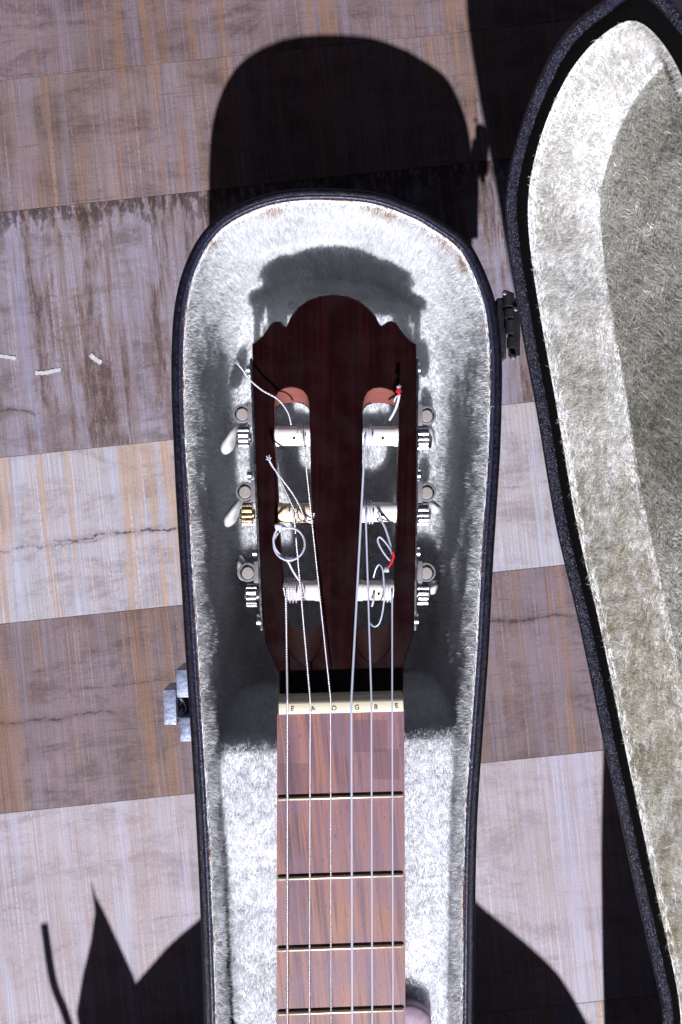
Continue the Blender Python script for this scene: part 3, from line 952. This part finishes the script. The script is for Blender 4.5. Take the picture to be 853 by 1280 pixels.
for side, cup, gr, (rx0, rx1, ry), (bx, by, bd, bang, bsz), gm, rm in tuners:
    sgn = -1 if side == 'L' else 1
    pc = hp(*cup, -0.0035)
    nrm = HP.n; yv = nrm.cross(X).normalized()
    # cast bracket reaching from the plate to the cup
    plate_x = hp(314 if side == 'L' else 522, cup[1], -0.0035).x
    if side == 'L': plate_x = hp(313.5+(cup[1]-447)*0.0396, cup[1], -0.0035).x
    w_ = abs(plate_x - pc.x)
    bm = bmesh.new()
    bm_box(bm, (w_, 0.0072, 0.0050), frame(X, yv, nrm, Vector(((plate_x+pc.x)/2, pc.y, pc.z)) - nrm*0.0030), 0.0006)
    bm_box(bm, (0.0022, 0.0095, 0.0075), frame(X, yv, nrm, Vector((plate_x+sgn*0.0015, pc.y, pc.z)) - nrm*0.0030), 0.0005)
    R1 = 0.0042
    lathe(bm, [(0, -0.0075), (R1*0.86, -0.0075), (R1, -0.0068), (R1, -0.0004), (R1*0.93, 0.0), (R1*0.80, 0.0), (R1*0.77, -0.0024), (0.0, -0.0024)],
          frame(X, yv, nrm, pc), 32)
    br = bmesh_obj('tuning_machine', bm, M['cup'], guitar, 30)
    br.data.name = 'tuning_machine'
    bm = bmesh.new()
    lathe(bm, [(0, -0.0024), (0.0027, -0.0024), (0.0027, -0.0002), (0.0024, 0.0003), (0, 0.0004)], frame(X, yv, nrm, pc - yv*0.0004), 26)
    bmesh_obj('shaft_head', bm, M['disc'], br, 30)
    # worm shaft going down to the button
    pb = P(bx, by, pc.z-bd)
    bm = bmesh.new(); lathe(bm, [(0, -0.0065), (0.0017, -0.0065), (0.0017, -bd+0.002), (0, -bd+0.002)], frame(X, yv, nrm, pc), 12)
    bmesh_obj('shaft', bm, M['steel'], br)
    # pearl button: a flattened paddle
    bm = bmesh.new()
    bmesh.ops.create_uvsphere(bm, u_segments=24, v_segments=14, radius=1.0)
    for v in bm.verts:
        t = v.co.y
        v.co.x *= 0.78 - 0.30*t - 0.05*math.cos(6*t)
    bmesh.ops.transform(bm, verts=bm.verts, matrix=Matrix.Translation(pb) @ Matrix.Rotation(R(bang), 4, 'Z') @ Matrix.Diagonal((bsz[0], bsz[1], bsz[2], 1)))
    bmesh_obj('button', bm, M['pearl'], br)
    # cog wheel on the roller axis
    ry_c = hp((rx0+rx1)/2, ry, 0)
    cz = -0.0078
    gc = hp(gr[0], gr[1], -0.0050)
    bm = bmesh.new()
    gear(bm, gc - nrm*0.0016, X, 0.0052, 0.0044, 13, random.random())
    bmesh.ops.bevel(bm, geom=list(bm.edges), offset=0.00018, segments=1, affect='EDGES')
    lathe(bm, [(0, -0.0033), (0.0020, -0.0033), (0.0024, -0.0026), (0.0024, 0.0026), (0.0020, 0.0033), (0, 0.0033)],
          frame(yv, nrm, X, gc - nrm*0.0016), 16)
    bmesh_obj('cog', bm, M[gm], br, 30)
    # plastic roller across the slot
    p0, p1 = hp(rx0, ry, -0.0050), hp(rx1, ry, -0.0050)
    L = (p1-p0).length
    bm = bmesh.new()
    r0 = 0.0046
    pr_ = [(0, 0), (r0*0.8, 0), (r0, 0.0005), (r0, L*0.18), (r0*0.93, L*0.2), (r0*0.93, L*0.8), (r0, L*0.82), (r0, L-0.0005), (r0*0.8, L), (0, L)]
    lathe(bm, pr_, frame(yv, nrm, X, p0 - nrm*0.0), 30)
    rl = bmesh_obj('roller', bm, M[rm], br, 30)
    # bore for the string
    bm = bmesh.new()
    pm = hp(rx0*0.45+rx1*0.55, ry, -0.0050) + nrm*(r0*0.86) - yv*0.0016
    lathe(bm, [(0, 0.0), (0.0006, 0.0), (0.0006, 0.00045), (0, 0.00045)], frame(X, yv, nrm, pm), 12)
    bmesh_obj('bore', bm, M['ebony'], rl)

# strings ---------------------------------------------------------------------
def stringpath(pts, rad, mat, name='string', parent=guitar, per=6, seg=8, sm=True):
    q = smooth_open(pts, per) if sm else np.array([tuple(p) for p in pts])
    return tube(name, q, rad, mat, parent, seg)
ZS = ZF+0.0016
def rt(x, y, extra=0.0):      # top of a roller at a picture position
    return hp(x, y, -0.0050+0.0047+extra)
specs = [  # x on board, x at nut, roller point, radius, material, coil span
 (359.5, 359.5, (357.5, 738), 0.00050, 'wound', (355, 371), 1),
 (387, 388, (368, 640), 0.00041, 'wound', (362, 372), 1),
 (414, 413.5, (379.5, 543), 0.00036, 'wound', (372, 382), 1),
 (440.5, 439.5, (456.5, 543), 0.00049, 'nylon', (455, 466), -1),
 (465.5, 464.5, (457.5, 639), 0.00040, 'nylon', (456, 467), -1),
 (491.5, 490.5, (490.5, 738), 0.00036, 'nylon', (478, 490), -1)]
strings = []
for xb, xn, (rx, ry), rad, mt, (cx0, cx1), sg in specs:
    a = P(xb, 1800, 0.1000); b = P(xb, 1280, 0.0992); c_ = P(xn, 880, ZS-0.0002)
    d0 = P(xn, 874, ZS-0.0006)
    e = rt(rx, ry+9, 0.0); e2 = rt(rx, ry, 0.0004)
    s = tube('string', np.array([a, b, P(xn, 900, ZS), c_, d0, e, e2]), rad, M[mt], guitar, 10)
    strings.append(s)
    # windings round the roller
    r_roll = 0.0046+rad
    turns = max(2, int(abs(cx1-cx0)/ (rad*2*3000)))
    turns = 4 if (rx < 360) else (2 if mt == 'wound' else 3)
    cen0, cen1 = hp(cx0, ry, -0.0050), hp(cx1, ry, -0.0050)
    nrm = HP.n; yv = nrm.cross(X).normalized()
    q = []
    for t in np.linspace(0, 1, turns*24+1):
        an = 2*math.pi*turns*t
        q.append(cen0.lerp(cen1, t) + (nrm*math.cos(an) + yv*math.sin(an))*r_roll)
    tube('winding', np.array([tuple(p) for p in q]), rad, M[mt], s, 8)

def loose(pts, rad, mt, par):
    """loose string end: points are (px, py, height over the headstock face)"""
    q = [hp(x, y, d) for x, y, d in pts]
    return stringpath(q, rad, M[mt], 'string_end', par, 8)
def knot(x, y, d, r, par, mt='nylon', name='knot', sc=(1, 1, 1)):
    bm = bmesh.new(); bmesh.ops.create_icosphere(bm, subdivisions=2, radius=1)
    for v in bm.verts:
        v.co *= 1 + 0.22*math.sin(v.co.x*5+x)+0.18*math.sin(v.co.y*6+y)
    bmesh.ops.transform(bm, verts=bm.verts, matrix=Matrix.Translation(hp(x, y, d)) @ Matrix.Diagonal((r*sc[0], r*sc[1], r*sc[2], 1)))
    return bmesh_obj(name, bm, M[mt], par, 60)
A_, B_, C_, D_, E_, F_ = strings      # low to high
loose([(300,461,0.010),(306,468,0.009),(314,479,0.008),(329,491,0.006),(345,499,0.004),(354,507,0.0025),(361,518,0.001),(364,530,-0.001)], 0.00042, 'wound', C_)
for i in range(7):     # frayed tip
    a = i/7*6.28
    stringpath([hp(301, 462, 0.010), hp(299+3*math.cos(a), 459+3*math.sin(a), 0.0105+0.001*math.sin(3*a))], 0.00012, M['nylon'], 'frayed_strand', C_, 2, 5)
loose([(338,577,0.010),(341,584,0.009),(347,592,0.008),(356,604,0.006),(367,619,0.005),(375,633,0.003),(382,649,0.001),(390,650,0.0),(393,641,0.0)], 0.00042, 'wound', B_)
loose([(339,579,0.010),(346,591,0.008),(353,605,0.006),(361,622,0.004),(368,637,0.003),(376,650,0.002),(384,653,0.001)], 0.00030, 'wound', B_)
for i in range(5):
    a = i/5*6.28
    stringpath([hp(339, 579, 0.010), hp(338+3.2*math.cos(a), 576+3.2*math.sin(a), 0.011)], 0.00028, M['nylon'], 'frayed_strand', B_, 2, 5)
ringp = [(363+19*math.cos(t), 681+20*math.sin(t), 0.008+0.0012*math.sin(t)) for t in np.linspace(-2.3, 3.9, 22)]
loose(ringp, 0.00048, 'nylon', A_)
loose([(351,661,0.010),(346,668,0.010),(344,678,0.0095),(347,688,0.009),(354,696,0.008),(361,702,0.007),(366,712,0.005),(372,722,0.003),(378,731,0.001),(381,745,0.0),(377,751,0.0)], 0.00046, 'nylon', A_)
knot(351, 660, 0.0105, 0.0017, A_); knot(355, 661, 0.0100, 0.0013, A_); knot(363, 700, 0.0085, 0.0013, A_, 'nylon', 'knot', (1.6, 0.8, 0.8))
loose([(487,525,0.0),(491,519,0.002),(494.5,512,0.004),(497,504,0.006),(498,497,0.008)], 0.00060, 'nylon', D_)
loose([(492,505,0.005),(494,500,0.006),(497,498,0.007)], 0.00036, 'nylon', D_)
knot(497.5, 493, 0.0085, 0.0012, D_, 'red', 'red_whipping', (1, 1.9, 1)); knot(497.5, 489, 0.0088, 0.0009, D_)
loose([(472,640,0.001),(477,651,0.002),(482,662,0.003),(486,675,0.004),(489,688,0.005),(490,698,0.005)], 0.00052, 'nylon', E_)
loose([(490,704,0.006),(484,698,0.006),(477,688,0.0055),(472,677,0.005),(474,672,0.005),(480,677,0.005),(486,685,0.0055),(490,692,0.006)], 0.00044, 'nylon', E_)
loose([(490,690,0.0065),(491,696,0.0065),(488,704,0.0065),(485,709,0.0065)], 0.0006, 'red', E_)
knot(482.5, 713, 0.0065, 0.0012, E_)
loose([(467,722,0.0),(470,711,0.002),(474,706,0.003),(478,712,0.004),(479.5,727,0.004),(480,745,0.004),(478,765,0.003),(474,779,0.002),(468,783,0.001),(462,778,0.0)], 0.00036, 'nylon', F_)
loose([(468,742,0.0),(467,750,0.001),(465,758,0.0005)], 0.0005, 'nylon', F_)

# mauve plastic pick-like tab tucked beside the neck
cpx = [(484,1262),(500,1257),(508,1255.5),(516,1256),(524,1259),(532,1264),(538,1272),(540,1282),(540,1300),(534,1330),(520,1350),(484,1352)]
pc_ = smooth_closed(np.array([P(x, y, 0.094)[:2] for x, y in cpx]), 70)
if area2(pc_) < 0: pc_ = pc_[::-1].copy()
V, Fc = rings_mesh([ring3(inset(pc_, 0.001), 0.0865), ring3(pc_, 0.0875), ring3(pc_, 0.0925), ring3(inset(pc_, 0.0006), 0.0936), ring3(inset(pc_, 0.002), 0.0942), ring3(inset(pc_, 0.005), 0.0946)], True, True)
tag(mesh_obj('plastic_tab', V, Fc, M['mauve']), 'rounded mauve plastic tab resting on the white plush right of the neck', 'plastic tab')

# ================================================================== LATCH and HINGE
def lbox(name, x0, y0, x1, y1, z0, z1, mat, par, bev=0.0005, skew=0.0, rot=0.0):
    """upright box whose top covers the photograph rectangle"""
    a, b = P(x0, y0, z1), P(x1, y1, z1)
    cx, cy = (a.x+b.x)/2, (a.y+b.y)/2
    return box_obj(name, (abs(b.x-a.x), abs(a.y-b.y), z1-z0), Matrix.Translation((cx, cy, (z0+z1)/2)) @ Matrix.Rotation(rot, 4, 'Z'), mat, par, bev)
latch = lbox('latch', 220.5, 837, 238, 872, 0.073, 0.094, M['dullsteel'], case, 0.0006, rot=0.02)
lbox('catch_plate', 224.5, 897, 240, 927, 0.066, 0.090, M['dullsteel'], latch, 0.0006, rot=0.03)
lbox('lever', 204.5, 862, 220.5, 906, 0.070, 0.0885, M['dullsteel'], latch, 0.0005, rot=0.03)
lbox('back_plate', 229, 845, 240, 920, 0.060, 0.080, M['darksteel'], latch, 0.0004, rot=0.03)
a, b = P(222, 872, 0.083), P(222, 898, 0.083)
arc = [P(224+9*math.sin(t), 872+26*t/math.pi, 0.084) for t in np.linspace(0, math.pi, 14)]
tube('spring_wire', np.array([tuple(p) for p in arc]), 0.0005, M['steel'], latch)
bm = bmesh.new()
lathe(bm, [(0, -0.0045), (0.0028, -0.0045), (0.0028, 0.0045), (0, 0.0045)], frame(Vector((0, 0, 1)), Vector((1, 0, 0)), Vector((0, 1, 0)), P(224, 885, 0.078)), 18)
bmesh_obj('pivot', bm, M['darksteel'], latch)

hinge = lbox('hinge', 622, 372, 633, 448, 0.070, 0.0945, M['darksteel'], case, 0.0004)
for (y0, y1, m) in ((366, 384, 'darksteel'), (386, 398, 'darksteel'), (400, 418, 'darksteel'), (421, 436, 'darksteel')):
    k = (y0+y1)/2
    bm = bmesh.new()
    pa = P(635+(k-366)*0.09, y0, 0.0985); pb = P(635+(k-366)*0.09, y1, 0.0985)
    L = (pa-pb).length
    lathe(bm, [(0, 0), (0.0019, 0), (0.0024, 0.0004), (0.0024, L-0.0004), (0.0019, L), (0, L)],
          frame(Vector((0, 0, 1)), Vector((1, 0, 0)), Vector((0, 1, 0)), pb), 18)
    bmesh_obj('knuckle', bm, M[m], hinge)
pa, pb = P(633.5, 364, 0.098), P(641, 448, 0.098)
tube('pin', np.array([tuple(pa), tuple(pb)]), 0.0012, M['steel'], hinge, 12)
for x, y in ((645, 386), (642, 446), (631, 366)):
    bm = bmesh.new()
    lathe(bm, [(0.0011, 0), (0.0011, 0.0006), (0, 0.001)], Matrix.Translation(P(x, y, 0.1025)) , 10)
    bmesh_obj('rivet', bm, M['steel'], hinge)
bm = bmesh.new()
bm_box(bm, (0.0050, 0.024, 0.0012), Matrix.Translation(P(643, 409, 0.100)) @ Matrix.Rotation(R(-35), 4, 'Y'), 0.0003)
bmesh_obj('hinge_leaf', bm, M['darksteel'], hinge)

# ================================================================== LID
LP = Plane(0.12 - 1.0*0.083, 1.0, 0.33)
lid_px = [(825,1280),(815,1215),(790,1105),(772,1020),(750,920),(737,855),(720,775),(702,700),(689,640),(670,525),(656,450),(647,400),(638,345),(631.5,300),(628.5,262),(630,235),
 (637,195),(650,150),(668,104),(690,60),(717,26),(750,0),(766,-14),(786,-23),(808,-22),(828,-9),(846,10),(866,36),(888,74),(900,130),(945,215),(990,320),(1030,440),(1065,570),(1090,700),(1105,850),(1115,1000),(1135,1150),
 (1180,1300),(1260,1430),(1330,1540),(1370,1680),(1350,1800),(1200,1900),(1000,1930),(860,1880),(800,1780),(792,1700),(795,1550),(807,1400)]
lc = np.array([LP.uv(LP.hit(x, y)) for x, y in lid_px])
lc = smooth_closed(lc, 700, 3)
if area2(lc) < 0: lc = lc[::-1].copy()
def lring(off, d): 
    c = inset(lc, off) if off else lc
    if off > 0.009 and d > -0.045:        # the lining turns the narrow end in a wider curve
        for _ in range(60): c = (np.roll(c, 1, 0) + 2*c + np.roll(c, -1, 0))/4
    return np.array([tuple(LP.pt(u, v, d)) for u, v in c])
rs = [lring(0.012, -0.048), lring(0.005, -0.046), lring(0.002, -0.040), lring(0.0, -0.02), lring(0, -0.0022), lring(0.0004, -0.0008), lring(0.0014, 0.0), lring(0.0024, 0.0003), lring(0.0036, 0.0001), lring(0.0042, -0.0008), lring(0.0045, -0.0030)]
V, Fc = rings_mesh(rs, cap_first=True)
lid = mesh_obj('lid', V, Fc, M['leather_lid'], case)
rs = [lring(0.0044, -0.0028), lring(0.0062, -0.0024), lring(0.0082, -0.0018), lring(0.0100, -0.0022)]
V, Fc = rings_mesh(rs)
tr = mesh_obj('rim_groove', V, Fc, M['groove'], lid)
def lid_surf(name, offs, cap, mat):
    rs = [lring(a, d) for a, d in offs]
    V, Fc = rings_mesh(rs, cap_last=cap)
    o = mesh_obj(name, V, Fc, M[mat], lid)
    bm = bmesh.new(); bm.from_mesh(o.data); bmesh.ops.triangulate(bm, faces=[f for f in bm.faces if len(f.verts) > 4]); bm.normal_update()
    tot = Vector((0, 0, 0))
    for f in bm.faces: tot += f.normal*f.calc_area()
    if tot.dot(LP.n) < 0: bmesh.ops.reverse_faces(bm, faces=bm.faces)
    bm.to_mesh(o.data); bm.free()
    return o
lw = lid_surf('wall_lining', [(0.0094, -0.0015), (0.0108, -0.003), (0.0124, -0.015), (0.0142, -0.026), (0.0165, -0.034), (0.0190, -0.0375)], False, 'cloth_white')
lf = lid_surf('back_lining', [(0.0185, -0.0378), (0.024, -0.0395), (0.030, -0.0400)], True, 'cloth_shade')

# ================================================================== PILE (plush fibres)
def dirt_rim(p, r):
    # brown glue stains close to the rim, in patches
    f = field(p, 260, 5)
    near = np.clip((p[:, 2]-0.0965)/0.005, 0, 1)
    topz = np.clip((p[:, 1]-0.045)/0.03, 0.12, 1)      # mostly round the head end
    return np.clip((f-0.30)*2.6, 0, 1)*near*topz*(r.random(len(p)) < 0.7), (0.44, 0.21, 0.10)
def lift_in(p):       # fibres at the rim lean over the opening
    near = np.clip((p[:, 2]-0.098)/0.004, 0, 1)[:, None]
    return near*np.array([0, 0, 0.35])[None]
grow('pile', lining, lining, M['fur'], 4.6, 0.0030, 0.00016, nap=(0.0, -0.10, 0.0), up=0.75, messy=0.40, lift=lift_in, tone=(0.55, 1.05), dirt_shade=dirt_rim, seed=3,
     keep=lambda p: ~((p[:, 2] < 0.012) & (p[:, 1] < -0.125)) & ~((p[:, 2] < 0.086) & (p[:, 1] < -0.135) & (p[:, 1] > -0.40) & (p[:, 0] < 0)))  # fibres left off the gap that is painted black
for q, sd in ((padL, 5), (padR, 6)):
    grow('pile', q, q, M['fur_pad'], 6.0, 0.0028, 0.00015, nap=(0.05, -0.15, 0.0), up=0.9, messy=0.5, tone=(0.65, 1.15), seed=sd)
grow('pile', bed, bed, M['fur'], 2.5, 0.0035, 0.0002, nap=(0, -0.2, 0), up=0.7, messy=0.4, tone=(0.8, 1.0), seed=8)
def dirt_tone_lid(p, r):
    f = field(p, 120, 15); g = field(p, 420, 16)
    top = np.array([(LP.n.x, LP.n.y, LP.n.z)]); d = (p @ top.T)[:, 0] - LP.o.dot(LP.n)
    near = np.clip((d+0.012)/0.010, 0, 1)
    low = np.clip((0.10-p[:, 1])/0.12, 0, 1)      # yellower along the long side than at the head end
    return np.clip(0.15+0.55*low+0.35*f+0.3*g, 0, 1)*(0.35+0.55*low+0.4*near)*(r.random(len(p)) < 0.9), (0.58, 0.54, 0.42)
def shade_back(p, r):      # mottled shade of the lid back, painted darker into its fibres
    f = field(p, 45, 71) + 0.5*field(p, 160, 72)
    return np.clip(0.22+0.5*f, 0, 0.9), (0.34, 0.335, 0.30)
grow('pile', lw, lw, M['fur_lid'], 6.0, 0.0028, 0.00015, nap=(-0.10, -0.1, 0.15), up=0.8, messy=0.45, tone=(0.5, 1.1), dirt_shade=dirt_tone_lid, seed=21)
grow('pile', lf, lf, M['fur_shade'], 6.0, 0.0036, 0.00015, nap=(0.05, 0.30, 0.05), up=0.6, messy=0.6, tone=(0.55, 1.15), seed=31, glint=0.02, dirt_shade=shade_back)

# frayed brown glue line under the plush edge
def stain_ring(c, parent, zf, rad, name='glue_line'):
    p = zf(c); q = np.vstack([p, p[:1]])
    rr = rad*np.clip(0.25+0.9*field(q, 230, 9)+0.4*field(q, 1500, 10), 0.05, 1.5)
    V, Fc = tube_geo(q, rr, 6)
    return mesh_obj(name, V, Fc, M['stain'], parent)
stain_ring(inset(base_c, 0.0048), lining, lambda c: ring3(c, 0.1034), 0.00035)

# ================================================================== LOOSE THINGS
def scrap(pts, wid, label):
    q = smooth_open([P(x, y, 0.0006) for x, y in pts], 5)
    V, Fc = [], []
    for i, p in enumerate(q):
        t = q[min(i+1, len(q)-1)]-q[max(i-1, 0)]; t /= np.linalg.norm(t)
        s = np.array([-t[1], t[0], 0])*wid/2*(1+0.25*math.sin(i*2.3))
        h = 0.0001*math.sin(i*0.9)-0.0003
        for z in (0.0001, 0.0007+h):
            V += [p-s+np.array([0, 0, z-0.0006]), p+s+np.array([0, 0, z-0.0006])]
    k = len(q)
    for i in range(k-1):
        a, b = i*4, (i+1)*4
        Fc += [(a+2, a+3, b+3, b+2), (a, b, b+1, a+1), (a, a+2, b+2, b), (a+1, b+1, b+3, a+3)]
    Fc += [(0, 1, 3, 2), (4*(k-1), 4*(k-1)+2, 4*(k-1)+3, 4*(k-1)+1)]
    o = mesh_obj('white_scrap', V, Fc, M['scrap'], smooth=False)
    return tag(o, label, 'paper scrap', 'white scraps on the floor')
scrap([(-8, 444), (5, 445.5), (20, 448)], 0.0017, 'thin white scrap cut off by the left edge of the photo')
scrap([(44, 466), (56, 466), (67, 463.5), (76, 462)], 0.0019, 'longest white scrap on the streaked grey plank, nearly level')
scrap([(113, 443), (118, 448), (127, 453.5)], 0.0022, 'short stubby white scrap slanting down to the right, closest to the case')

# unseen sheet and strip added on the case rim, shaped to cast two shadows
cp = [(26,1581),(34,1607),(45,1627),(92,1729),(150,1900),(60,1960),(20,1890),(3,1787),(13,1728),(25,1679),(32,1629)]
c = np.array([P(x, y, 0.107)[:2] for x, y in cp])
if area2(c) < 0: c = c[::-1].copy()
bm = bmesh.new(); prism(bm, c, 0.1062, 0.1076)
tag(bmesh_obj('shadow_card', bm, M['shadow_card']), 'unseen pointed sheet added on the case rim to cast the peaked shadow at lower left', 'shadow_card')
q = smooth_open([P(-48.5, 1649, 0.107), P(-34.5, 1738, 0.107), P(-16, 1788, 0.107), P(0, 1838, 0.1070), P(22, 1900, 0.1068)], 5)
V, Fc = [], []
for i, p in enumerate(q):
    t = q[min(i+1, len(q)-1)]-q[max(i-1, 0)]; t /= np.linalg.norm(t); s = np.array([-t[1], t[0], 0])*0.0020
    V += [p-s, p+s, p+s+np.array([0, 0, 0.001]), p-s+np.array([0, 0, 0.001])]
for i in range(len(q)-1):
    a = i*4; b = a+4
    Fc += [(a+k, a+(k+1) % 4, b+(k+1) % 4, b+k) for k in range(4)]
Fc += [(3, 2, 1, 0), tuple(4*(len(q)-1)+k for k in range(4))]
tag(mesh_obj('shadow_strap_end', V, Fc, M['leather'], smooth=False), 'unseen narrow strip added to cast the thin slanted shadow at the lower left corner', 'shadow_strap')
